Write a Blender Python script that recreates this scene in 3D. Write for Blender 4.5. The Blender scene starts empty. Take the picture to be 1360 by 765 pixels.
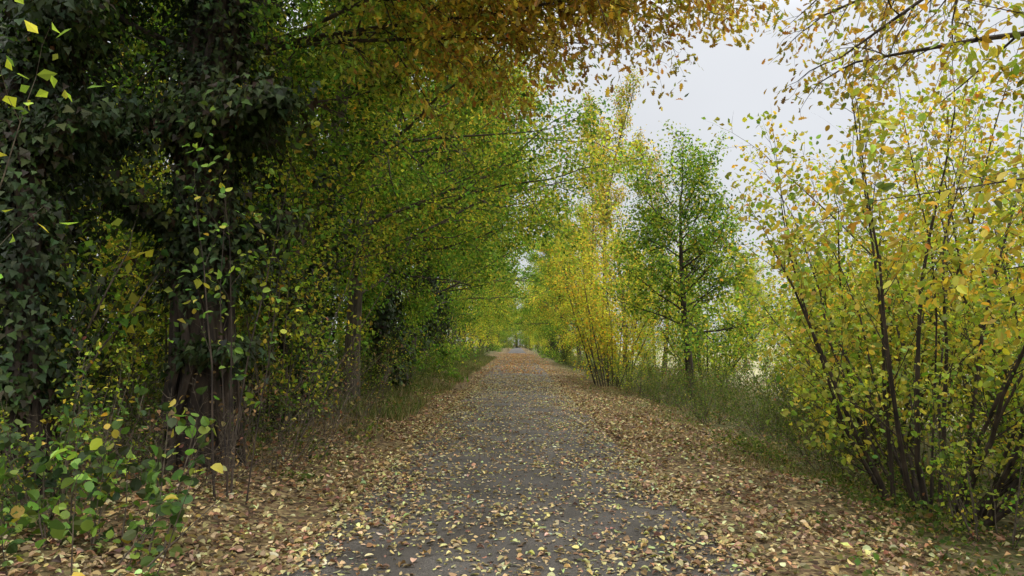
import bpy, math, random, time
import numpy as np
from mathutils import Vector, Quaternion
T0=time.time()
# ---------------------------------------------------------------- materials
def new_mat(name):
    m=bpy.data.materials.new(name); m.use_nodes=True
    nt=m.node_tree; nt.nodes.clear(); return m,nt
def N(nt,t,**kw):
    n=nt.nodes.new(t)
    for k,v in kw.items(): setattr(n,k,v)
    return n
def leaf_mat(name,trans=0.35,rough=0.5,spec=0.3,simple=False):
    m,nt=new_mat(name); L=nt.links.new
    out=N(nt,'ShaderNodeOutputMaterial'); att=N(nt,'ShaderNodeAttribute',attribute_name='Col')
    if simple:
        p=N(nt,'ShaderNodeBsdfDiffuse'); L(att.outputs['Color'],p.inputs['Color'])
    else:
        p=N(nt,'ShaderNodeBsdfPrincipled'); L(att.outputs['Color'],p.inputs['Base Color'])
        p.inputs['Roughness'].default_value=rough; p.inputs['Specular IOR Level'].default_value=spec
    tr=N(nt,'ShaderNodeBsdfTranslucent')
    m2=N(nt,'ShaderNodeVectorMath',operation='MULTIPLY'); m2.inputs[1].default_value=(1.35,1.3,0.75)
    L(att.outputs['Color'],m2.inputs[0]); L(m2.outputs[0],tr.inputs['Color'])
    mx=N(nt,'ShaderNodeMixShader'); mx.inputs[0].default_value=trans
    L(p.outputs[0],mx.inputs[1]); L(tr.outputs[0],mx.inputs[2]); L(mx.outputs[0],out.inputs[0])
    return m
def bark_mat(name,c1,c2,scale=14):
    m,nt=new_mat(name); L=nt.links.new
    out=N(nt,'ShaderNodeOutputMaterial'); tc=N(nt,'ShaderNodeTexCoord')
    mp=N(nt,'ShaderNodeMapping'); mp.inputs['Scale'].default_value=(1,1,0.25); L(tc.outputs['Object'],mp.inputs[0])
    nz=N(nt,'ShaderNodeTexNoise'); nz.inputs['Scale'].default_value=scale; nz.inputs['Detail'].default_value=6
    L(mp.outputs[0],nz.inputs['Vector'])
    cr=N(nt,'ShaderNodeValToRGB'); cr.color_ramp.elements[0].position=.35; cr.color_ramp.elements[1].position=.65
    cr.color_ramp.elements[0].color=(*c1,1); cr.color_ramp.elements[1].color=(*c2,1); L(nz.outputs['Fac'],cr.inputs[0])
    p=N(nt,'ShaderNodeBsdfPrincipled'); p.inputs['Roughness'].default_value=.9; L(cr.outputs[0],p.inputs['Base Color'])
    b=N(nt,'ShaderNodeBump'); b.inputs['Strength'].default_value=.8; b.inputs['Distance'].default_value=.03
    L(nz.outputs['Fac'],b.inputs['Height']); L(b.outputs[0],p.inputs['Normal']); L(p.outputs[0],out.inputs[0])
    return m
M_LEAF=leaf_mat('leaf',.45,simple=True)
M_LEAFN=leaf_mat('glossy_leaf',.4,.5,.3)
M_IVY=leaf_mat('ivy_leaf',.12,.5,.2)
M_LITTER=leaf_mat('fallen_leaf',.12,.65,.2)
M_BARK=bark_mat('bark',(.03,.024,.016),(.11,.085,.055))
M_BARKD=bark_mat('dark_bark',(.016,.011,.008),(.075,.052,.035))
M_TWIG=bark_mat('twig_bark',(.05,.038,.025),(.16,.125,.085),30)
# ---------------------------------------------------------------- palettes (linear)
PAL=dict(
 green=[((.09,.175,.03),4),((.14,.245,.04),4),((.24,.34,.055),2),((.045,.10,.024),2.5)],
 ygreen=[((.23,.32,.045),4),((.34,.40,.055),3),((.51,.46,.07),2.5),((.12,.20,.035),2)],
 yellow=[((.60,.48,.06),4),((.51,.47,.065),4),((.60,.39,.055),1.3),((.32,.37,.055),3)],
 gold=[((.42,.26,.045),3),((.54,.40,.06),4),((.30,.165,.035),1.5),((.36,.33,.055),3.5),((.19,.23,.04),1.4)],
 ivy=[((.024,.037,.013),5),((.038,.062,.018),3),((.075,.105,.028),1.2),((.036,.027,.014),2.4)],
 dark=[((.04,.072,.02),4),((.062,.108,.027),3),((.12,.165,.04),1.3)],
 litter=[((.25,.155,.08),4),((.17,.105,.06),4),((.37,.26,.13),3),((.47,.38,.17),2),((.11,.072,.045),2.5)],
 pale=[((.51,.43,.20),4),((.43,.34,.15),3),((.34,.24,.12),2.5),((.57,.52,.29),2),((.21,.14,.07),2)],
 bramble=[((.07,.11,.028),4),((.12,.165,.04),3),((.27,.27,.075),1.5),((.2,.13,.065),1.2)],
 grass=[((.13,.165,.055),4),((.20,.22,.085),3),((.32,.29,.16),3),((.09,.12,.04),3)],
 dry=[((.34,.29,.18),4),((.24,.2,.12),3),((.17,.17,.07),2)],
 orange=[((.46,.23,.07),3),((.38,.18,.06),3),((.52,.34,.12),2)],
)
def pick(pal,n,rng,clump=None):
    cs=np.array([c for c,_ in PAL[pal]]); w=np.array([x for _,x in PAL[pal]],float); w/=w.sum()
    u=rng.random(n)
    if clump is not None: u=np.clip(u*.55+clump*.45,0,.9999)
    idx=np.searchsorted(np.cumsum(w),u); idx=np.clip(idx,0,len(cs)-1)
    c=cs[idx]*(0.65+.7*rng.random((n,1)))
    return c*(1+.12*rng.standard_normal((n,3))).clip(.6,1.4)
# ---------------------------------------------------------------- leaf templates
def t_kite():
    return np.array([(0,0,0),(.5,.42,.5),(0,1,0),(-.5,.42,.5)],float),np.array([(0,1,2),(0,2,3)])
def t_strip(prof,ribz=0):
    n=len(prof); v=[];f=[]
    for x,y in prof: v.append((0,y,ribz+.25*math.sin(y*3)))
    for x,y in prof: v.append((x,y,abs(x)+.25*math.sin(y*3)))
    for x,y in prof: v.append((-x,y,abs(x)+.25*math.sin(y*3)))
    for i in range(n-1):
        f.append((i,n+i,n+i+1,i+1)); f.append((i,i+1,2*n+i+1,2*n+i))
    return np.array(v,float),np.array(f)
TK=t_kite()
TR=t_strip([(0.02,0),(.36,.16),(.5,.45),(.36,.76),(.01,1)])
TO=t_strip([(0.02,-.15),(.02,0),(.22,.16),(.13,.27),(.42,.4),(.22,.52),(.48,.64),(.25,.74),(.3,.9),(.02,1)])
TI=t_strip([(.02,0),(.5,-.02),(.42,.3),(.25,.45),(.14,.75),(.01,1)])
def norm(a): return a/np.maximum(np.linalg.norm(a,axis=-1,keepdims=True),1e-9)
def leafmesh(pos,axis,nrm,size,width,tm,col,curl):
    V,F=tm; axis=norm(axis); side=norm(np.cross(axis,nrm)); nr=np.cross(side,axis)
    n=len(pos); k=len(V)
    P=pos[:,None,:]+size[:,None,None]*(V[None,:,1:2]*axis[:,None,:]+V[None,:,0:1]*width[:,None,None]*side[:,None,:]+V[None,:,2:3]*curl[:,None,None]*nr[:,None,:])
    f=(F[None]+ (np.arange(n)*k)[:,None,None]).reshape(-1,F.shape[1])
    return P.reshape(-1,3),f,np.repeat(col,k,axis=0)
# ---------------------------------------------------------------- mesh builder
NF=0
def build(name,parts,mats,loc=(0,0,0),smooth=False,coll=None,mesh_only=False):
    global NF
    vs=[];cs=[];li=[];lt=[];mi=[];o=0
    for v,f,c,m in parts:
        if len(v)==0: continue
        vs.append(v); cs.append(c if c is not None else np.full((len(v),3),.1))
        li.append((f+o).ravel()); lt.append(np.full(len(f),f.shape[1])); mi.append(np.full(len(f),m)); o+=len(v)
    v=np.concatenate(vs).astype(np.float32); c=np.concatenate(cs); li=np.concatenate(li).astype(np.int32)
    lt=np.concatenate(lt).astype(np.int32); mi=np.concatenate(mi).astype(np.int32); NF+=len(lt)
    me=bpy.data.meshes.new(name); me.vertices.add(len(v)); me.vertices.foreach_set('co',v.ravel())
    me.loops.add(len(li)); me.loops.foreach_set('vertex_index',li)
    me.polygons.add(len(lt)); ls=np.concatenate([[0],np.cumsum(lt)[:-1]]).astype(np.int32)
    me.polygons.foreach_set('loop_start',ls); me.polygons.foreach_set('material_index',mi)
    me.polygons.foreach_set('use_smooth',np.full(len(lt),bool(smooth)))
    a=me.attributes.new('Col','FLOAT_COLOR','POINT')
    a.data.foreach_set('color',np.concatenate([c,np.ones((len(c),1))],1).astype(np.float32).ravel())
    for m in mats: me.materials.append(m)
    me.update(calc_edges=True)
    if mesh_only: return me
    return place(name,me,loc)
def place(name,me,loc=(0,0,0),rot=0,scale=1,parent=None):
    ob=bpy.data.objects.new(name,me); ob.location=loc; ob.rotation_euler=(0,0,rot)
    ob.scale=(scale,)*3 if not isinstance(scale,tuple) else scale
    bpy.context.scene.collection.objects.link(ob)
    if parent: ob.parent=parent
    return ob
def tubes(polys):
    groups={}
    for pts,rad,s in polys: groups.setdefault((len(pts),s),[]).append((pts,rad))
    out=[]
    for (n,s),lst in groups.items():
        P=np.array([[tuple(q) for q in a] for a,_ in lst],float); R=np.array([b for _,b in lst],float)
        T=norm(np.gradient(P,axis=1)); ref=np.zeros_like(T); vert=np.abs(T[...,2]).mean(1)>.8
        ref[vert]=(1,0,0); ref[~vert]=(0,0,1)
        A=norm(np.cross(T,ref)); B=np.cross(T,A)
        ang=np.arange(s)*2*math.pi/s
        V=P[:,:,None,:]+R[:,:,None,None]*(np.cos(ang)[None,None,:,None]*A[:,:,None,:]+np.sin(ang)[None,None,:,None]*B[:,:,None,:])
        b=len(lst); I=np.arange(b*n*s).reshape(b,n,s); J=np.roll(I,-1,axis=2)
        F=np.stack([I[:,:-1],J[:,:-1],J[:,1:],I[:,1:]],-1).reshape(-1,4)
        out.append((V.reshape(-1,3),F))
    return out
# ---------------------------------------------------------------- plant skeletons
class Plant:
    def __init__(s,seed,loc=(0,0,0),clear=True):
        s.r=random.Random(seed); s.rng=np.random.default_rng(seed); s.polys=[]; s.twigs=[]; s.leafparts=[]; s.loc=Vector(loc); s.clear=clear
    def blocked(s,pts):
        if not s.clear: return False
        for q in pts:
            w=q+s.loc
            if abs(w.x)<2.2 and w.z<3.5-.25*max(0,abs(w.x)-1.2): return True
            if (w-Vector((0,0,1.6))).length<2.4: return True
        return False
    def line(s,p,d,length,r0,r1,n,wander,up,sides):
        pts=[p.copy()]; d=d.normalized(); r=s.r; st=length/(n-1)
        for i in range(n-1):
            d=(d+Vector((r.gauss(0,wander),r.gauss(0,wander),r.gauss(0,wander)+up))).normalized()
            p=p+d*st; pts.append(p.copy())
        s.polys.append((pts,[r0+(r1-r0)*i/(n-1) for i in range(n)],sides)); return pts
    def branch(s,p,d,length,r0,lev,spec):
        sp=spec[lev]; last=lev==len(spec)-1
        pts=s.line(p,d,length,r0,r0*(.25 if last else .35),6 if lev==0 else (5 if not last else 4),sp.get('w',.15),sp.get('up',0),6 if lev==0 else (4 if not last else 3))
        if s.blocked(pts): s.polys.pop(); return
        if last:
            s.twigs.append(pts); return
        s.spawn(pts,length,r0,lev,spec)
    def spawn(s,pts,length,r0,lev,spec,tmin=None):
        r=s.r; sp=spec[lev]; n=sp['n']; n=max(1,int(round(n*r.uniform(.8,1.2)))); tm=sp.get('tmin',.25) if tmin is None else tmin
        m=len(pts)-1; az=r.uniform(0,6.28)
        for i in range(n):
            t=tm+(1-tm)*(i+r.random())/n; t=min(t,.999); k=int(t*m); f=t*m-k
            q=pts[k].lerp(pts[k+1],f); dd=(pts[k+1]-pts[k]).normalized()
            az+=2.4+r.gauss(0,.4)
            perp=dd.orthogonal().normalized(); perp=Quaternion(dd,az)@perp
            a=math.radians(sp['ang']*r.uniform(.7,1.25))
            nd=dd*math.cos(a)+perp*math.sin(a)
            s.branch(q,nd,length*sp['ratio']*r.uniform(.65,1.2)*(1.15-.5*t),max(r0*(1-.6*t)*.55,.003),lev+1,spec)
        s.branch(pts[-1],(pts[-1]-pts[-2]).normalized(),length*sp['ratio']*.8,r0*.35,lev+1,spec)
    def leaves(s,per,size,pal,tm=TK,spread=.12,width=.65,droop=.35,palfn=None,keep=1,upn=.8,curl=.35,mat=1):
        rng=s.rng; tw=s.twigs
        if keep<1: tw=[t for t in tw if s.r.random()<keep]
        if not tw: return
        P=np.array([[tuple(q) for q in (t if len(t)==4 else t[:4])] for t in tw]); b=len(P)
        cnt=rng.poisson(per,b); idx=np.repeat(np.arange(b),cnt); n=len(idx)
        t=rng.random(n)**.8*2.999; k=t.astype(int); f=(t-k)[:,None]
        a=P[idx,k]; c=P[idx,k+1]; pos=a*(1-f)+c*f+rng.standard_normal((n,3))*spread
        d=norm(c-a); axis=d*.5+rng.standard_normal((n,3))*.6+np.array([0,0,-droop])
        nrm=rng.standard_normal((n,3))*.6+np.array([0,0,upn])
        W=pos+np.array(s.loc)
        m=np.ones(n,bool)
        if s.clear:
            m=~((np.abs(W[:,0])<2.0)&(W[:,2]<2.9)); m&=np.linalg.norm(W-np.array([0,0,1.6]),axis=1)>2.6
        m&=W[:,2]>-.35
        clump=rng.random(b)[idx]
        bright=(0.7+.6*rng.random(b))[idx][:,None]
        col=pick(pal,n,rng,clump)*bright
        if palfn is not None:
            for pn,pr in palfn(pos,rng).items():
                mm=(rng.random(n)*.5+clump*.5)<(pr)
                if mm.any(): col[mm]=pick(pn,mm.sum(),rng,rng.random(mm.sum()))*bright[mm]
        sz=size*(.55+.75*rng.random(n))
        v,fc,cc=leafmesh(pos[m],axis[m],nrm[m],sz[m],np.full(m.sum(),width),tm,col[m],(curl*rng.uniform(-.6,1.4,n))[m])
        s.leafparts.append((v,fc,cc,mat))
    def ivy(s,pts,r,dens,size,noise=.35,col='ivy',dr=0,t0=0):
        rng=s.rng; P=np.array([tuple(q) for q in pts]); seg=np.linalg.norm(np.diff(P,axis=0),axis=1); n=int(dens*seg.sum())
        t=(t0+(1-t0)*rng.random(n))*(len(P)-1.001); k=t.astype(int); f=(t-k)[:,None]
        c=P[k]*(1-f)+P[k+1]*f; ang=rng.random(n)*6.283; ph=rng.random()*6
        bulge=1+noise*np.sin(c[:,2]*2.1+ang*2+ph)+noise*.7*np.sin(c[:,2]*5.3+ang*3+ph*2)+noise*.6*np.sin(c[:,2]*9.7-ang*5)
        rr=r*bulge.clip(.35,2.2)*(1-dr*(t/(len(P)-1)))*(1+.3*rng.standard_normal(n)).clip(.3,2)
        out=np.stack([np.cos(ang),np.sin(ang),rng.normal(0,.25,n)],1)
        pos=c+out*rr[:,None]
        axis=out*.35+np.array([0,0,-.8])+rng.standard_normal((n,3))*.35
        nrm=out+rng.standard_normal((n,3))*.45+np.array([0,0,.35])
        sz=size*(.5+.8*rng.random(n)); cl=(.5+.5*np.sin(c[:,2]*3+ang*2)).clip(0,1)
        v,fc,cc=leafmesh(pos,axis,nrm,sz,np.full(n,.95),TI if size<.1 and n<22000 else TK,pick(col,n,rng,cl),.2*rng.uniform(-.6,1.4,n))
        s.leafparts.append((v,fc,cc,2))
    def finish(s,name,bark=None,mesh_only=False,lm=None):
        parts=[(v,f,None,0) for v,f in tubes(s.polys)]+s.leafparts
        return build(name,parts,[bark or M_BARK,lm or M_LEAF,M_IVY],s.loc,mesh_only=mesh_only)
S3=lambda up=.03,n0=6,n1=6: [dict(n=n0,ratio=.45,ang=50,w=.12,up=up,tmin=.15),dict(n=n1,ratio=.5,ang=50,w=.15,up=up,tmin=.15),dict(w=.2,up=0)]
def tree(seed,name,loc,h,r,lean=(0,0),cs=.3,nl=14,spread=3.2,el=(15,50),bias=(0,0),spec=None,per=45,size=.09,pal='green',tm=TK,
         palfn=None,ivy=None,bark=None,mesh_only=False,sp=.13,top=.45,keep=1,clear=True,width=.65,lowlimb=None,lr=.5,vines=0,ivylimbs=None,flare=1.5,vr=.035,tw=.05,lm=None):
    p=Plant(seed,loc,clear); spec=spec or S3()
    d=Vector((lean[0],lean[1],1))
    tr=p.line(Vector((0,0,-.15)),d,h,r,r*.2,10,tw,.02,10)
    p.polys[-1][1][0]*=flare
    m=9; az=p.r.uniform(0,6)
    for i in range(nl):
        t=cs+(.98-cs)*(i+p.r.random())/nl; k=int(t*m); q=tr[k].lerp(tr[k+1],t*m-k)
        az+=2.4+p.r.gauss(0,.35); u=(t-cs)/(1-cs)
        e=math.radians(el[0]+(el[1]-el[0])*u+p.r.gauss(0,6))
        dd=Vector((math.cos(az)*math.cos(e)+bias[0],math.sin(az)*math.cos(e)+bias[1],math.sin(e)))
        al=spread*(1-(1-top)*u**1.3)*p.r.uniform(.75,1.15)*(.75+.5*max(0,dd.normalized().x*(1 if bias[0]>=0 else -1)) if bias[0] else 1)
        p.branch(q,dd,al,min(r*(1-.75*t)*lr,.014*al+.008),0,spec)
    p.branch(tr[-1],Vector((0,0,1)),spread*top,r*.2,0,spec)
    if lowlimb:
        for (z,dx,dy,dz,ln) in lowlimb:
            k=min(8,int(z/h*9)); p.branch(tr[k],Vector((dx,dy,dz)),ln,.036,0,spec)
    p.leaves(per,size,pal,tm,sp,width,palfn=palfn,keep=keep)
    for i in range(vines):
        a=p.r.uniform(0,6.28); pts=[]
        for j in range(10):
            rr=(r*1.1+.03)*(1-.7*j/9)*(1.4 if j==0 else 1); a+=p.r.gauss(0,.6); pts.append(tr[j]+Vector((math.cos(a)*rr,math.sin(a)*rr,0)))
        p.polys.append((pts,[vr*(1-.06*j)*p.r.uniform(.6,1.4) for j in range(10)],6))
    if ivy:
        top_i,ir,dens,isz=ivy[:4]; n=max(2,int(top_i/h*9)+1); p.ivy(tr[:n],ir,dens,isz,dr=.2,t0=ivy[4] if len(ivy)>4 else 0)
    if ivylimbs:
        for (z,dx,dy,dz,ln,ir,dn) in ivylimbs:
            k=min(8,int(z/h*9)); q=p.line(tr[k],Vector((dx,dy,dz)),ln,.035,.01,7,.1,0,5); p.ivy(q,ir,dn,.08,noise=.5)
    return p.finish(name,bark,mesh_only,lm)
def bush(seed,name,loc,n,length,r,ang=(5,45),spec=None,per=12,size=.08,pal='yellow',tm=TR,palfn=None,sp=.06,bias=(0,0),base=.35,keep=1,
         width=.7,mesh_only=False,up=.01,lf0=.35,bark=None,clear=True,wander=.05,lm=None):
    p=Plant(seed,loc,clear); spec=spec or [dict(n=5,ratio=.45,ang=35,w=.1,up=.03,tmin=.1),dict(w=.15)]
    for i in range(n):
        az=p.r.uniform(0,6.283); a=math.radians(p.r.uniform(*ang)); b0=p.r.random()**.5*base
        q=Vector((math.cos(az)*b0,math.sin(az)*b0,-.1))
        d=Vector((math.cos(az)*math.sin(a)+bias[0],math.sin(az)*math.sin(a)+bias[1],math.cos(a)))
        L=length*p.r.uniform(.6,1.1); rr=r*p.r.uniform(.4,1.1)
        pts=p.line(q,d,L,rr,rr*.2,8,wander,up,7)
        if p.clear and any(abs((x+p.loc).x)<1.7 for x in pts): p.polys.pop(); continue
        p.spawn(pts,L*.55,rr*.55,0,spec,tmin=lf0)
    p.leaves(per,size,pal,tm,sp,width,palfn=palfn,keep=keep)
    return p.finish(name,bark or M_TWIG,mesh_only,lm)
# ---------------------------------------------------------------- terrain
def hgt(x,y):
    ax=np.abs(x); n=.035*np.sin(x*1.7+y*.9)+.03*np.sin(x*3.1-y*1.3+1)+.02*np.sin(y*4.1+x*2)
    h=n*np.clip((ax-1.7)/1.0,0,1)
    h+=np.where(x<-2.0,.22*np.clip((-x-2.0)/1.8,0,1),0)
    h-=np.where(x>2.4,.40*np.clip((x-2.4)/2.5,0,1),0)
    h-=.02*np.clip((ax-1.55)/.25,0,1)
    return h-.006
def axis_pts(a,b,d0,g):
    out=[0.0]; d=d0
    while out[-1]<b: out.append(out[-1]+d); d*=g
    return out
xs=axis_pts(0,600,.12,1.045); xs=np.array(sorted([-x for x in xs[1:]]+xs))
ys=axis_pts(0,900,.2,1.03); ys=np.array(sorted([-y for y in ys[1:60]]+ys))
X,Y=np.meshgrid(xs,ys); Z=hgt(X,Y)
V=np.stack([X,Y,Z],-1).reshape(-1,3); I=np.arange(X.size).reshape(X.shape)
F=np.stack([I[:-1,:-1],I[:-1,1:],I[1:,1:],I[1:,:-1]],-1).reshape(-1,4)
mg,nt=new_mat('ground_soil_grass'); L=nt.links.new
out=N(nt,'ShaderNodeOutputMaterial'); P_=N(nt,'ShaderNodeBsdfPrincipled'); P_.inputs['Roughness'].default_value=.95; P_.inputs['Specular IOR Level'].default_value=.1
geo=N(nt,'ShaderNodeNewGeometry'); sep=N(nt,'ShaderNodeSeparateXYZ'); L(geo.outputs['Position'],sep.inputs[0])
def ramp(nt,src,stops):
    c=N(nt,'ShaderNodeValToRGB'); e=c.color_ramp.elements
    while len(e)<len(stops): e.new(.5)
    for i,(p,col) in enumerate(stops): e[i].position=p; e[i].color=(*col,1)
    nt.links.new(src,c.inputs[0]); return c
n1=N(nt,'ShaderNodeTexVoronoi'); n1.inputs['Scale'].default_value=22; L(geo.outputs['Position'],n1.inputs['Vector'])
sc=N(nt,'ShaderNodeSeparateColor'); L(n1.outputs['Color'],sc.inputs[0])
lit=ramp(nt,sc.outputs[0],[(0,(.04,.028,.018)),(.3,(.09,.06,.035)),(.6,(.17,.115,.06)),(.85,(.25,.19,.09)),(1,(.09,.09,.035))])
n2=N(nt,'ShaderNodeTexNoise'); n2.inputs['Scale'].default_value=9; n2.inputs['Detail'].default_value=8; L(geo.outputs['Position'],n2.inputs['Vector'])
grs=ramp(nt,n2.outputs['Fac'],[(.3,(.045,.05,.02)),(.5,(.085,.085,.035)),(.7,(.19,.155,.08))])
n3=N(nt,'ShaderNodeTexNoise'); n3.inputs['Scale'].default_value=.6; n3.inputs['Detail'].default_value=5; L(geo.outputs['Position'],n3.inputs['Vector'])
mea=ramp(nt,n3.outputs['Fac'],[(.3,(.26,.25,.13)),(.5,(.36,.32,.2)),(.7,(.22,.26,.10))])
ab=N(nt,'ShaderNodeMath',operation='ABSOLUTE'); L(sep.outputs[0],ab.inputs[0])
ad=N(nt,'ShaderNodeMath',operation='MULTIPLY_ADD'); L(n2.outputs['Fac'],ad.inputs[0]); ad.inputs[1].default_value=2.0; L(ab.outputs[0],ad.inputs[2])
f1=N(nt,'ShaderNodeMapRange'); L(ad.outputs[0],f1.inputs[0]); f1.inputs['From Min'].default_value=3.8; f1.inputs['From Max'].default_value=5.6
mx=N(nt,'ShaderNodeMix',data_type='RGBA'); L(f1.outputs[0],mx.inputs['Factor']); L(lit.outputs[0],mx.inputs['A']); L(grs.outputs[0],mx.inputs['B'])
ax2=N(nt,'ShaderNodeMath',operation='MULTIPLY_ADD'); L(n3.outputs['Fac'],ax2.inputs[0]); ax2.inputs[1].default_value=4; L(sep.outputs[0],ax2.inputs[2])
f2=N(nt,'ShaderNodeMapRange'); L(ax2.outputs[0],f2.inputs[0]); f2.inputs['From Min'].default_value=11; f2.inputs['From Max'].default_value=13
mx2=N(nt,'ShaderNodeMix',data_type='RGBA'); L(f2.outputs[0],mx2.inputs['Factor']); L(mx.outputs['Result'],mx2.inputs['A']); L(mea.outputs[0],mx2.inputs['B'])
L(mx2.outputs['Result'],P_.inputs['Base Color'])
bp=N(nt,'ShaderNodeBump'); bp.inputs['Distance'].default_value=.04; L(n2.outputs['Fac'],bp.inputs['Height']); L(bp.outputs[0],P_.inputs['Normal'])
L(P_.outputs[0],out.inputs[0])
build('ground',[(V,F,None,0)],[mg],smooth=True)
# path
ma,nt=new_mat('asphalt'); L=nt.links.new
out=N(nt,'ShaderNodeOutputMaterial'); P_=N(nt,'ShaderNodeBsdfPrincipled'); P_.inputs['Roughness'].default_value=.75; P_.inputs['Specular IOR Level'].default_value=.3
geo=N(nt,'ShaderNodeNewGeometry')
a1=N(nt,'ShaderNodeTexNoise'); a1.inputs['Scale'].default_value=120; a1.inputs['Detail'].default_value=3; L(geo.outputs['Position'],a1.inputs['Vector'])
a2=N(nt,'ShaderNodeTexNoise'); a2.inputs['Scale'].default_value=1.3; a2.inputs['Detail'].default_value=7; L(geo.outputs['Position'],a2.inputs['Vector'])
r1=ramp(nt,a1.outputs['Fac'],[(.3,(.038,.035,.032)),(.5,(.073,.068,.062)),(.72,(.17,.155,.14))])
r2=ramp(nt,a2.outputs['Fac'],[(.35,(.62,.57,.50)),(.65,(1.15,1.1,1.04))])
mm=N(nt,'ShaderNodeMix',data_type='RGBA',blend_type='MULTIPLY'); mm.inputs['Factor'].default_value=1; L(r1.outputs[0],mm.inputs['A']); L(r2.outputs[0],mm.inputs['B'])
L(mm.outputs['Result'],P_.inputs['Base Color'])
bp=N(nt,'ShaderNodeBump'); bp.inputs['Distance'].default_value=.006; L(a1.outputs['Fac'],bp.inputs['Height']); L(bp.outputs[0],P_.inputs['Normal']); L(P_.outputs[0],out.inputs[0])
py=np.concatenate([np.arange(-12,60,.25),np.arange(60,420,2)]); rr=np.random.default_rng(3)
cols=np.array([-1.72,-1.55,-.7,0,.7,1.55,1.72]); PX=np.tile(cols,(len(py),1)); PX[:,0]+=rr.normal(0,.035,len(py)); PX[:,-1]+=rr.normal(0,.035,len(py))
PY=np.repeat(py[:,None],7,1); PZ=np.tile(np.array([-.03,.006,.02,.026,.02,.006,-.03]),(len(py),1))
I=np.arange(PX.size).reshape(PX.shape); F=np.stack([I[:-1,:-1],I[:-1,1:],I[1:,1:],I[1:,:-1]],-1).reshape(-1,4)
build('asphalt_path',[(np.stack([PX,PY,PZ],-1).reshape(-1,3),F,None,0)],[ma],smooth=True)
def pathz(x,y): return np.where(np.abs(x)<1.6,.026-.012*np.abs(x),hgt(x,y)+.01)
# ---------------------------------------------------------------- fallen leaves
rng=np.random.default_rng(11)
def litter(n,xf,yr,size,pal,tm,tilt=.3,zj=.01,ypow=1.6):
    y=yr[0]+(yr[1]-yr[0])*rng.random(n)**ypow; x=xf(n,y)
    cl=np.sin(x*2.1+y*1.3)+np.sin(y*2.9-x*1.7)+np.sin(x*5.3+y*4.1)*.6
    m=rng.random(n)<np.clip(.72+.22*cl,.15,1); x=x[m]; y=y[m]; n=len(x)
    pos=np.stack([x,y,pathz(x,y)+.004+zj*rng.random(n)],1)
    a=rng.random(n)*6.283; axis=np.stack([np.cos(a),np.sin(a),rng.normal(0,tilt*.5,n)],1)
    nrm=np.stack([rng.normal(0,tilt,n),rng.normal(0,tilt,n),np.ones(n)],1)
    s=size*(.45+.9*rng.random(n)**1.3)
    v,f,c=leafmesh(pos,axis,nrm,s,rng.uniform(.4,.8,n),tm,pick(pal,n,rng),rng.uniform(-.3,.7,n)); return (v,f,c,0)
side=lambda lo,hi,p=1:(lambda n,y: np.where(rng.random(n)<.5,-1,1)*(lo+(hi-lo)*rng.random(n)**p))
def center(n,y): return rng.uniform(-1.65,1.65,n)
def edge(n,y):
    s=np.where(rng.random(n)<.5,-1,1); return s*(1.85-np.abs(rng.normal(0,.5,n)))
parts=[litter(21000,center,(2.2,36),.052,'pale',TR,.25),
       litter(5500,center,(2.2,34),.05,'litter',TR,.25),
       litter(12000,edge,(2.2,30),.055,'pale',TR,.3,.015),
       litter(9000,edge,(2.2,30),.058,'litter',TR,.35,.015),
       litter(24000,side(1.6,3.8,.9),(2.2,24),.06,'litter',TR,.5,.03),
       litter(20000,side(1.6,4.0,.9),(2.2,24),.06,'pale',TR,.5,.035),
       litter(26000,side(2.6,6.0,1),(2.5,30),.07,'litter',TK,.5,.06),
       litter(14000,side(1.6,4.6,1),(12,45),.085,'litter',TK,.5,.06),
       litter(9000,lambda n,y:rng.normal(0,1.6,n),(24,110),.08,'litter',TK,.3,.01,1.3),
       litter(9000,lambda n,y:rng.normal(0,1.4,n),(24,110),.08,'pale',TK,.3,.01,1.3),
       litter(11000,lambda n,y:rng.normal(0,1.3,n),(38,120),.12,'orange',TK,.3,.01,1)]
build('fallen_leaves',parts,[M_LITTER])
# ---------------------------------------------------------------- grass
def grass(n,xlo,xhi,yr,h,pal,seed,yp=1.4,w=.05):
    g=np.random.default_rng(seed); y=yr[0]+(yr[1]-yr[0])*g.random(n)**yp; x=g.uniform(xlo,xhi,n)
    m=(np.sin(x*2.3+y*1.1)+np.sin(y*.7-x*1.4)+g.normal(0,.6,n))>-.2; x=x[m];y=y[m];n=len(x)
    pos=np.stack([x,y,hgt(x,y)-.01],1); axis=g.normal(0,.55,(n,3)); axis[:,2]=1
    v,f,c=leafmesh(pos,axis,g.normal(0,1,(n,3)),h*(.4+.9*g.random(n)),np.full(n,w),TK,pick(pal,n,g),np.full(n,.1))
    return (v,f,c,0)
def herbs(n,xlo,xhi,yr,pal,seed,size=.05,zmax=.2,yp=1.3):
    g=np.random.default_rng(seed); y=yr[0]+(yr[1]-yr[0])*g.random(n)**yp; x=g.uniform(xlo,xhi,n)
    k=np.sin(x*2.9+y*1.7)+np.sin(y*1.3-x*2.1)+.7*np.sin(y*3.1+x*4); m=(k+g.normal(0,.5,n))>.1; x=x[m];y=y[m];k=k[m];n=len(x)
    pos=np.stack([x,y,hgt(x,y)+zmax*g.random(n)*np.clip(.3+.4*k,.1,1.4)],1); axis=g.normal(0,.6,(n,3)); nr=g.normal(0,.5,(n,3)); nr[:,2]+=1
    v,f,c=leafmesh(pos,axis,nr,size*(.5+.9*g.random(n)),np.full(n,.75),TK,pick(pal,n,g),np.full(n,.2)); return (v,f,c,0)
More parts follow.
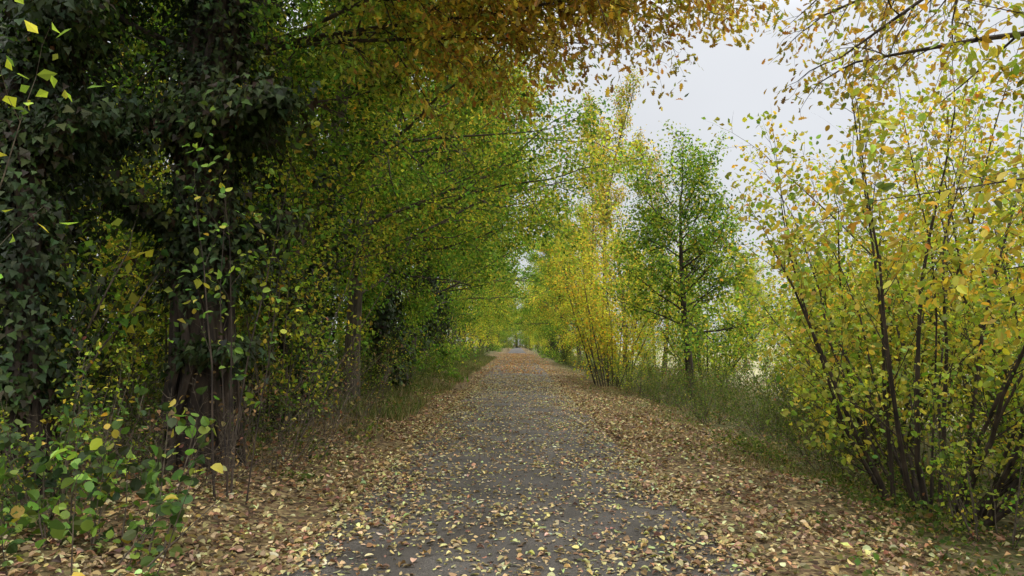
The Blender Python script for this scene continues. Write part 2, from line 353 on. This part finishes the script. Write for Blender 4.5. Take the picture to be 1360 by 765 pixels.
build('grass_verge',[grass(7000,3.0,5.5,(10,70),.15,'grass',1),grass(13000,2.3,5.0,(10,50),.15,'dry',2),
      grass(16000,-4.0,-2.3,(14,80),.28,'grass',3),grass(6000,-3.8,-2.2,(9,50),.24,'dry',4),
      grass(16000,6,14,(8,60),.35,'dry',5),
      herbs(12000,3.9,6.5,(5,45),'bramble',6,.06,.22),herbs(16000,-4.2,-2.3,(8,60),'bramble',7,.06,.3),
      herbs(4000,2.3,4,(4,30),'bramble',9,.05,.08),
      herbs(12000,3.6,6.5,(4,14),'bramble',8,.05,.3,1)],[M_LEAF])
print('terrain',time.time()-T0)
# ================================================================ LEFT SIDE
mixp=lambda pn,q:(lambda pos,rng:{pn:np.full(len(pos),q)})
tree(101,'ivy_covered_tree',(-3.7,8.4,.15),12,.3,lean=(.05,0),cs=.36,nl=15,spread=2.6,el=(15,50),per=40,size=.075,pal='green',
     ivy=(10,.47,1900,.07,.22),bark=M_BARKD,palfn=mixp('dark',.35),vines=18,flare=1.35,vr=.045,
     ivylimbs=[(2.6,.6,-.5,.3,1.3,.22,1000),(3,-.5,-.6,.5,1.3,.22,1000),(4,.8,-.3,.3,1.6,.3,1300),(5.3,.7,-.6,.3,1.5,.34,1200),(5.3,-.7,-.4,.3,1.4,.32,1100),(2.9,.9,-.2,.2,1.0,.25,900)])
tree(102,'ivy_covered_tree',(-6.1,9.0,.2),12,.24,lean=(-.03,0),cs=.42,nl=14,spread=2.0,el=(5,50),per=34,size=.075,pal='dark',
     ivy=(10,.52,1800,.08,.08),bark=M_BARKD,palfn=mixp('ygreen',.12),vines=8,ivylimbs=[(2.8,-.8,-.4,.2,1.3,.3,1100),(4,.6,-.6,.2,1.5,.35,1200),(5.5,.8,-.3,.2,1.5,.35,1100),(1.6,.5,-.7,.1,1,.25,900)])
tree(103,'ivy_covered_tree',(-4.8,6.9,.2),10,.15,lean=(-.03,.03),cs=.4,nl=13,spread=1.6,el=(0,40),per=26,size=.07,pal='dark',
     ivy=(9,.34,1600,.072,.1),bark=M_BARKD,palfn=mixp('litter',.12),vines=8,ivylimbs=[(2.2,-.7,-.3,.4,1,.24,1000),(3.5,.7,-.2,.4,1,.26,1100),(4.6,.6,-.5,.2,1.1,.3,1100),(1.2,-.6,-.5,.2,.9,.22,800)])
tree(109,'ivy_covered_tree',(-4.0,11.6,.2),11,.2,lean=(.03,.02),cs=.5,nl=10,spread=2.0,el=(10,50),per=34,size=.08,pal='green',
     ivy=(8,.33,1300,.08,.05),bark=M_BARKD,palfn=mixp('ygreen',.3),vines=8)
LUSH=S3(.02,7,6)
tree(104,'field_maple_tree',(-4.1,13.4,.2),12,.2,lean=(.04,0),cs=.14,nl=28,spread=4.2,el=(5,55),bias=(.3,-.1),per=46,size=.08,pal='ygreen',spec=LUSH,
     ivy=(6,.35,900,.1),palfn=mixp('green',.6),lr=.3)
tree(107,'field_maple_tree',(-3.9,16.5,.2),13,.2,lean=(.05,0),cs=.2,nl=28,spread=4.7,el=(10,55),bias=(.4,-.15),per=46,size=.09,pal='ygreen',spec=LUSH,
     palfn=lambda p,r:{'green':np.full(len(p),.4),'gold':np.clip((p[:,2]-4)*.15,0,.4)},lr=.3)
tree(105,'ivy_covered_tree',(-4.1,21,.2),12,.25,lean=(.05,0),cs=.12,nl=30,spread=4.4,el=(0,55),bias=(.4,-.1),per=46,size=.11,pal='green',spec=LUSH,
     ivy=(8,.55,1100,.13),palfn=mixp('ygreen',.25),bark=M_BARKD,lr=.25)
tree(108,'field_maple_tree',(-4.2,27,.2),12,.25,lean=(.05,0),cs=.12,nl=28,spread=4.4,el=(5,55),bias=(.4,-.1),per=42,size=.12,pal='ygreen',spec=LUSH,
     palfn=mixp('green',.5),bark=M_BARKD,lr=.25)
OS=[dict(n=12,ratio=.29,ang=50,w=.06,up=-.012,tmin=.25),dict(n=6,ratio=.5,ang=50,w=.12,up=-.03,tmin=.1),dict(w=.2,up=-.06)]
tree(106,'oak_tree',(-4.5,10.6,.2),13,.26,lean=(.08,-.02),cs=.5,nl=12,spread=3.3,el=(20,55),bias=(.3,-.1),per=25,size=.094,pal='ygreen',tm=TO,
     palfn=lambda p,r:{'green':np.clip(.5-.25*(p[:,0]-1),.0,.5),'gold':np.clip((p[:,0]-1.8)*.35,0,.88)},lr=.3,
     lowlimb=[(6.6,1,-.1,.06,5.2),(6.6,1,-.36,.1,5.2),(7.5,1,-.28,.0,6.0),(7.5,1,-.15,.06,5.8),(8.5,1,-.3,-.02,6.5),(8.5,1,-.05,.0,5.6),(6.0,1,.05,.14,4.2),(6.0,1,-.22,.12,4.2),
              (7.5,1,-.2,-.04,5.4),(8.5,1,-.15,-.12,5.6),(8.5,1,-.4,.0,6.2),(8.5,1,-.22,-.06,6.5)],
     spec=OS,bark=M_BARKD,lm=M_LEAFN)
print('left',time.time()-T0)
B3=[dict(n=6,ratio=.5,ang=42,w=.08,up=.03,tmin=.1),dict(n=5,ratio=.55,ang=40,w=.12,up=.02,tmin=.1),dict(w=.15)]
bush(110,'hazel_sapling',(-2.8,7.0,.1),5,3.6,.012,ang=(3,14),per=12,size=.075,pal='ygreen',palfn=mixp('green',.6),sp=.07,base=.25,lf0=.35,bark=M_BARKD,lm=M_LEAFN)
bush(111,'hazel_bush',(-2.95,4.9,.05),16,1.05,.010,ang=(5,55),per=6,size=.085,pal='green',width=.85,palfn=lambda p,r:{'dark':np.full(len(p),.45),'yellow':np.full(len(p),.2)},sp=.05,base=.55,lf0=.1,lm=M_LEAFN)
bush(112,'hazel_bush',(-3.9,5.9,.15),12,1.3,.012,ang=(5,50),per=6,size=.075,pal='dark',width=.85,palfn=mixp('yellow',.08),sp=.05,base=.5,lf0=.1,lm=M_LEAFN)
bush(113,'maple_bush',(-3.6,10.6,.2),13,4.8,.022,ang=(3,30),spec=B3,per=16,size=.075,pal='ygreen',tm=TK,palfn=mixp('green',.5),sp=.1,base=.4,lf0=.08)
bush(114,'maple_bush',(-6.9,13.5,.2),18,6.5,.03,ang=(3,30),spec=B3,per=17,size=.085,pal='yellow',tm=TK,palfn=mixp('ygreen',.65),sp=.12,base=.5,lf0=.08)
bush(115,'maple_bush',(-5.3,11.2,.2),11,5.0,.022,ang=(3,28),spec=B3,per=15,size=.075,pal='ygreen',tm=TK,palfn=mixp('yellow',.25),sp=.1,base=.4,lf0=.08)
bush(116,'bare_scrub',(-3.2,9.2,.1),34,1.8,.008,ang=(5,65),spec=B3,per=.25,size=.055,pal='litter',base=.7,lf0=.1,wander=.14)
bush(117,'bare_scrub',(-3.2,12.5,.1),30,1.7,.008,ang=(5,65),spec=B3,per=.3,size=.055,pal='litter',base=.8,lf0=.1,wander=.14)
bush(118,'bare_scrub',(-3.6,7.3,.1),30,1.4,.008,ang=(5,65),spec=B3,per=.25,size=.055,pal='litter',base=.7,lf0=.1,wander=.14)
# ================================================================ RIGHT SIDE
HS=[dict(n=9,ratio=.45,ang=38,w=.08,up=.04,tmin=.12),dict(n=4,ratio=.5,ang=40,w=.12,up=.02,tmin=.15),dict(w=.15)]
bush(120,'hazel_bush',(5.0,8.6,-.35),30,5.5,.034,ang=(4,48),spec=HS,bias=(.15,0),per=11,size=.074,pal='yellow',palfn=lambda p,r:{'ygreen':np.clip(1.0-.13*p[:,2],.45,.95)},sp=.085,base=.6,lf0=.12,bark=M_BARKD,wander=.08,lm=M_LEAFN)
bush(121,'hazel_bush',(6.2,12.4,-.35),18,5.9,.04,ang=(2,30),spec=HS,per=9.5,size=.075,pal='yellow',palfn=lambda p,r:{'gold':np.clip((p[:,2]-3.0)*.3,0,.7),'ygreen':np.clip(.85-.15*p[:,2],0,.75)},sp=.1,base=.5,lf0=.08,bark=M_BARKD,wander=.07)
bush(122,'hazel_bush',(7.9,10.5,-.4),20,5.4,.035,ang=(6,45),spec=HS,per=11,size=.08,pal='yellow',tm=TK,palfn=mixp('ygreen',.65),sp=.1,base=.6,lf0=.1,bark=M_BARK)
bush(123,'hazel_bush',(7.6,17,-.4),20,4.0,.035,ang=(6,42),spec=HS,per=12,size=.09,pal='yellow',tm=TK,palfn=mixp('ygreen',.6),sp=.11,base=.6,lf0=.05)
bush(125,'hazel_bush',(10,15,-.4),20,4.6,.035,ang=(6,42),spec=HS,per=12,size=.1,pal='ygreen',tm=TK,palfn=mixp('yellow',.35),sp=.13,base=.8,lf0=.05)
bush(126,'hazel_bush',(10.5,22,-.4),20,4.6,.035,ang=(6,42),spec=HS,per=12,size=.12,pal='ygreen',tm=TK,palfn=mixp('green',.4),sp=.14,base=.8,lf0=.05)
CS=[dict(n=6,ratio=.42,ang=42,w=.09,up=0,tmin=.2),dict(n=4,ratio=.5,ang=42,w=.12,up=-.01,tmin=.15),dict(w=.2,up=-.03)]
tree(124,'chestnut_tree',(5.3,5.6,-.35),8,.12,lean=(-.03,.0),cs=.33,nl=24,spread=2.0,el=(0,45),bias=(-.25,.1),per=12,size=.1,pal='yellow',tm=TR,width=.5,
     palfn=lambda p,r:{'gold':np.clip((p[:,2]-3.8)*.5,0,.6),'ygreen':np.full(len(p),.35)},spec=CS,bark=M_BARKD,sp=.08,lr=.16,lm=M_LEAFN)
DS=[dict(n=8,ratio=.36,ang=55,w=.12,up=-.03,tmin=.15),dict(n=4,ratio=.6,ang=45,w=.15,up=-.08,tmin=.15),dict(w=.22,up=-.12)]
tree(127,'oak_tree',(6.1,6.8,-.35),10,.16,lean=(0,0),cs=.55,nl=6,spread=1.5,el=(20,60),per=8,size=.085,pal='gold',tm=TO,spec=DS,bark=M_BARKD,sp=.08,lr=.2,
     lowlimb=[(5.6,-1,.25,.22,2.2),(6.7,-1,.0,-.05,2.4),(6.7,-1,.4,-.0,2.3),(6.7,-1,.2,-.12,2.2)],lm=M_LEAFN)
tree(130,'alder_tree',(6.3,26,-.35),7.3,.17,lean=(.02,0),cs=.33,nl=24,spread=2.7,el=(12,50),per=16,size=.12,pal='green',palfn=lambda p,r:{'dark':np.full(len(p),.22),'ygreen':np.full(len(p),.4)},bark=M_BARKD,top=.75,sp=.18,tw=.04)
bush(131,'maple_sapling',(3.8,30,-.1),12,6.2,.04,ang=(3,24),spec=HS,per=12,size=.12,pal='yellow',tm=TK,sp=.14,base=.6,lf0=.05,bark=M_BARK,palfn=mixp('ygreen',.35))
bush(132,'maple_sapling',(5.2,35,-.2),14,6.8,.04,ang=(3,26),spec=HS,per=12,size=.13,pal='yellow',tm=TK,palfn=mixp('ygreen',.4),sp=.15,base=.8,lf0=.05,bark=M_BARK)
bush(133,'maple_sapling',(8.6,32,-.3),16,6.0,.04,ang=(3,35),spec=HS,per=12,size=.13,pal='ygreen',tm=TK,palfn=mixp('green',.4),sp=.15,base=.8,lf0=.05,bark=M_BARK)
for i,(x,y,h) in enumerate([(4.9,42,17),(7.0,46,18),(6.0,54,17),(9.0,44,14)]):
    tree(140+i,'poplar_tree',(x,y,-.3),h,.14,cs=.2,nl=24,spread=2.2,el=(35,65),per=6,size=.14,pal='gold',bark=M_BARK,top=.5,palfn=lambda p,r:{'green':np.full(len(p),.35),'ygreen':np.full(len(p),.35)},lr=.35,sp=.17)
print('right',time.time()-T0)
# ================================================================ shared meshes
SP=S3(.02,6,5)
wl=(-4.7,0,0)
A=tree(201,'woodland_a',wl,13,.2,lean=(.05,0),cs=.12,nl=26,spread=4.3,el=(0,55),bias=(.35,0),per=26,size=.15,pal='ygreen',mesh_only=True,spec=SP,sp=.18,palfn=mixp('green',.45),lr=.3)
B=tree(202,'woodland_b',wl,12,.2,lean=(.05,0),cs=.10,nl=26,spread=4.2,el=(0,55),bias=(.35,0),per=26,size=.15,pal='yellow',mesh_only=True,spec=SP,sp=.18,palfn=mixp('ygreen',.6),lr=.3)
C=tree(203,'woodland_c',wl,13,.24,lean=(.05,0),cs=.10,nl=26,spread=4.3,el=(0,55),bias=(.3,0),per=26,size=.15,pal='green',mesh_only=True,spec=SP,sp=.18,ivy=(9,.5,500,.16),palfn=mixp('ygreen',.25),lr=.3)
U=bush(204,'understory',(0,0,0),22,2.2,.02,ang=(5,60),per=12,size=.09,pal='bramble',tm=TK,sp=.12,base=.9,lf0=.1,mesh_only=True,clear=False)
U2=bush(205,'understory_y',(0,0,0),18,3.0,.025,ang=(3,45),per=13,size=.1,pal='ygreen',tm=TK,sp=.12,base=.8,lf0=.1,mesh_only=True,clear=False,palfn=mixp('green',.45))
def empty(n):
    e=bpy.data.objects.new(n,None); bpy.context.scene.collection.objects.link(e); return e
wood=empty('background_woodland'); R=random.Random(5)
for y in [33,40,48,57,67,78,90,104,120,138,160,185]:
    place('woodland_tree',R.choice([C,A,C,B]),(-4.9+R.uniform(-.3,.1),y+R.uniform(-1,1),.15),R.uniform(-.15,.15),R.uniform(.95,1.1),wood)
for y in [60,68,78,90,103,118,135,155,180]:
    place('woodland_tree',R.choice([B,A,B,C]),(4.9+R.uniform(-.1,.4),y+R.uniform(-1,1),-.3),math.pi+R.uniform(-.15,.15),R.uniform(.9,1.05),wood)
for (x,y) in [(-11.5,13),(-9,16.5),(-9.5,22),(-8.5,28),(-9,37),(-14.5,14),(-14,20),(-13.5,28),(-14,40)]:
    place('woodland_tree',R.choice([A,B,A,C]),(x+R.uniform(-.5,.5),y+R.uniform(-1,1.5),.1),R.uniform(0,6.28),R.uniform(.8,1.1),wood)
for i in range(10):
    place('woodland_tree',R.choice([A,C,B]),(14+i*3.8+R.uniform(-1.2,1.2),34+i*1.2+R.uniform(-3,3),-.4),R.uniform(0,6.28),R.uniform(.36,.48),wood)
for i in range(11):
    place('woodland_tree',R.choice([A,C,B]),(9+i*6+R.uniform(-1.5,1.5),58+i*1.6+R.uniform(-4,4),-.4),R.uniform(0,6.28),R.uniform(.5,.7),wood)
for i in range(8):
    place('woodland_tree',R.choice([A,C,C]),(8+i*11+R.uniform(-2,2),90+R.uniform(-6,6),-.4),R.uniform(0,6.28),R.uniform(.7,.9),wood)
for (x,y) in [(-9,215),(9,215),(-4.5,240),(4.5,240),(-8,290),(8,290),(0,300),(-4,300),(4,300)]:
    place('woodland_tree',C,(x,y,0),R.uniform(0,6.28),1.1,wood)
und=empty('bramble_undergrowth')
for x in [-6,-3,0,3,6]: place('bramble_clump',U2,(x,290,0),R.uniform(0,6),2.6,und)
for x in [-3.2,3.2]: place('bramble_clump',U2,(x,180,0),R.uniform(0,6),1.3,und)
y=4.5
while y<75:
    place('bramble_clump',R.choice([U,U,U2]),(-3.9+R.uniform(-.5,.1),y,.1),R.uniform(0,6.28),R.uniform(.4,.65)*(1 if y>9 else .75),und)
    place('bramble_clump',R.choice([U,U2]),(-6.0+R.uniform(-.8,.8),y,.1),R.uniform(0,6.28),R.uniform(.8,1.2),und)
    y+=R.uniform(1.1,1.7)*(1+y/35)
y=5.5
while y<80:
    place('bramble_clump',R.choice([U,U,U2]),(5.0+R.uniform(-.2,.8)+(.0 if y<22 else -.5),y,-.35),R.uniform(0,6.28),R.uniform(.35,.6),und)
    place('bramble_clump',R.choice([U,U2]),(7.0+R.uniform(-.8,.8),y,-.4),R.uniform(0,6.28),R.uniform(.5,.9),und)
    if y<45: place('bramble_clump',R.choice([U2,U2,U]),(10.5+R.uniform(-1.2,1.8),y+2,-.4),R.uniform(0,6.28),R.uniform(.7,1.1),und)
    y+=R.uniform(1.1,1.7)*(1+y/35)
print('all',time.time()-T0,NF)
# ---------------------------------------------------------------- light
EL,AZ=44,85
w=bpy.data.worlds.new('World'); bpy.context.scene.world=w; w.use_nodes=True; nt=w.node_tree; nt.nodes.clear(); L=nt.links.new
out=N(nt,'ShaderNodeOutputWorld'); bg=N(nt,'ShaderNodeBackground'); bg.inputs['Strength'].default_value=.1
sky=N(nt,'ShaderNodeTexSky',sky_type='NISHITA'); sky.sun_disc=False; sky.sun_elevation=math.radians(EL); sky.sun_rotation=math.radians(AZ)
tc=N(nt,'ShaderNodeTexCoord'); sp=N(nt,'ShaderNodeSeparateXYZ'); L(tc.outputs['Generated'],sp.inputs[0])
cl=ramp(nt,sp.outputs[2],[(0,(.72,.74,.77)),(.45,(.90,.92,.96)),(1,(1,1,1))])
nz=N(nt,'ShaderNodeTexNoise'); nz.inputs['Scale'].default_value=2.2; nz.inputs['Detail'].default_value=5; L(tc.outputs['Generated'],nz.inputs['Vector'])
mr=N(nt,'ShaderNodeMapRange'); L(nz.outputs['Fac'],mr.inputs[0]); mr.inputs['To Min'].default_value=.82; mr.inputs['To Max'].default_value=1.12
mz=N(nt,'ShaderNodeMapRange'); L(sp.outputs[2],mz.inputs[0]); mz.inputs['From Min'].default_value=.4; mz.inputs['To Min'].default_value=10; mz.inputs['To Max'].default_value=48
m1=N(nt,'ShaderNodeMath',operation='MULTIPLY'); L(mr.outputs[0],m1.inputs[0]); L(mz.outputs[0],m1.inputs[1])
vs=N(nt,'ShaderNodeVectorMath',operation='SCALE'); L(cl.outputs[0],vs.inputs[0]); L(m1.outputs[0],vs.inputs['Scale'])
mx=N(nt,'ShaderNodeMix',data_type='RGBA'); mx.inputs['Factor'].default_value=.92; L(sky.outputs[0],mx.inputs['A']); L(vs.outputs[0],mx.inputs['B'])
L(mx.outputs['Result'],bg.inputs['Color']); L(bg.outputs[0],out.inputs[0])
sd=bpy.data.lights.new('sun','SUN'); sd.energy=1.5; sd.angle=math.radians(14); sd.color=(1,.96,.9)
so=bpy.data.objects.new('sun',sd); bpy.context.scene.collection.objects.link(so)
e,a=math.radians(EL),math.radians(AZ); dv=Vector((math.sin(a)*math.cos(e),math.cos(a)*math.cos(e),math.sin(e)))
so.rotation_euler=(-dv).to_track_quat('-Z','Y').to_euler()
# ---------------------------------------------------------------- camera
cd=bpy.data.cameras.new('camera'); co=bpy.data.objects.new('camera',cd); bpy.context.scene.collection.objects.link(co)
cd.lens=25; cd.sensor_width=36; cd.clip_end=3000; cd.clip_start=.05
co.location=(0,0,1.6); co.rotation_euler=(math.radians(90+4.5),0,math.radians(.4)); bpy.context.scene.camera=co
sc=bpy.context.scene; sc.view_settings.view_transform='Standard'; sc.view_settings.look='None'; sc.view_settings.exposure=0
print('done',time.time()-T0)
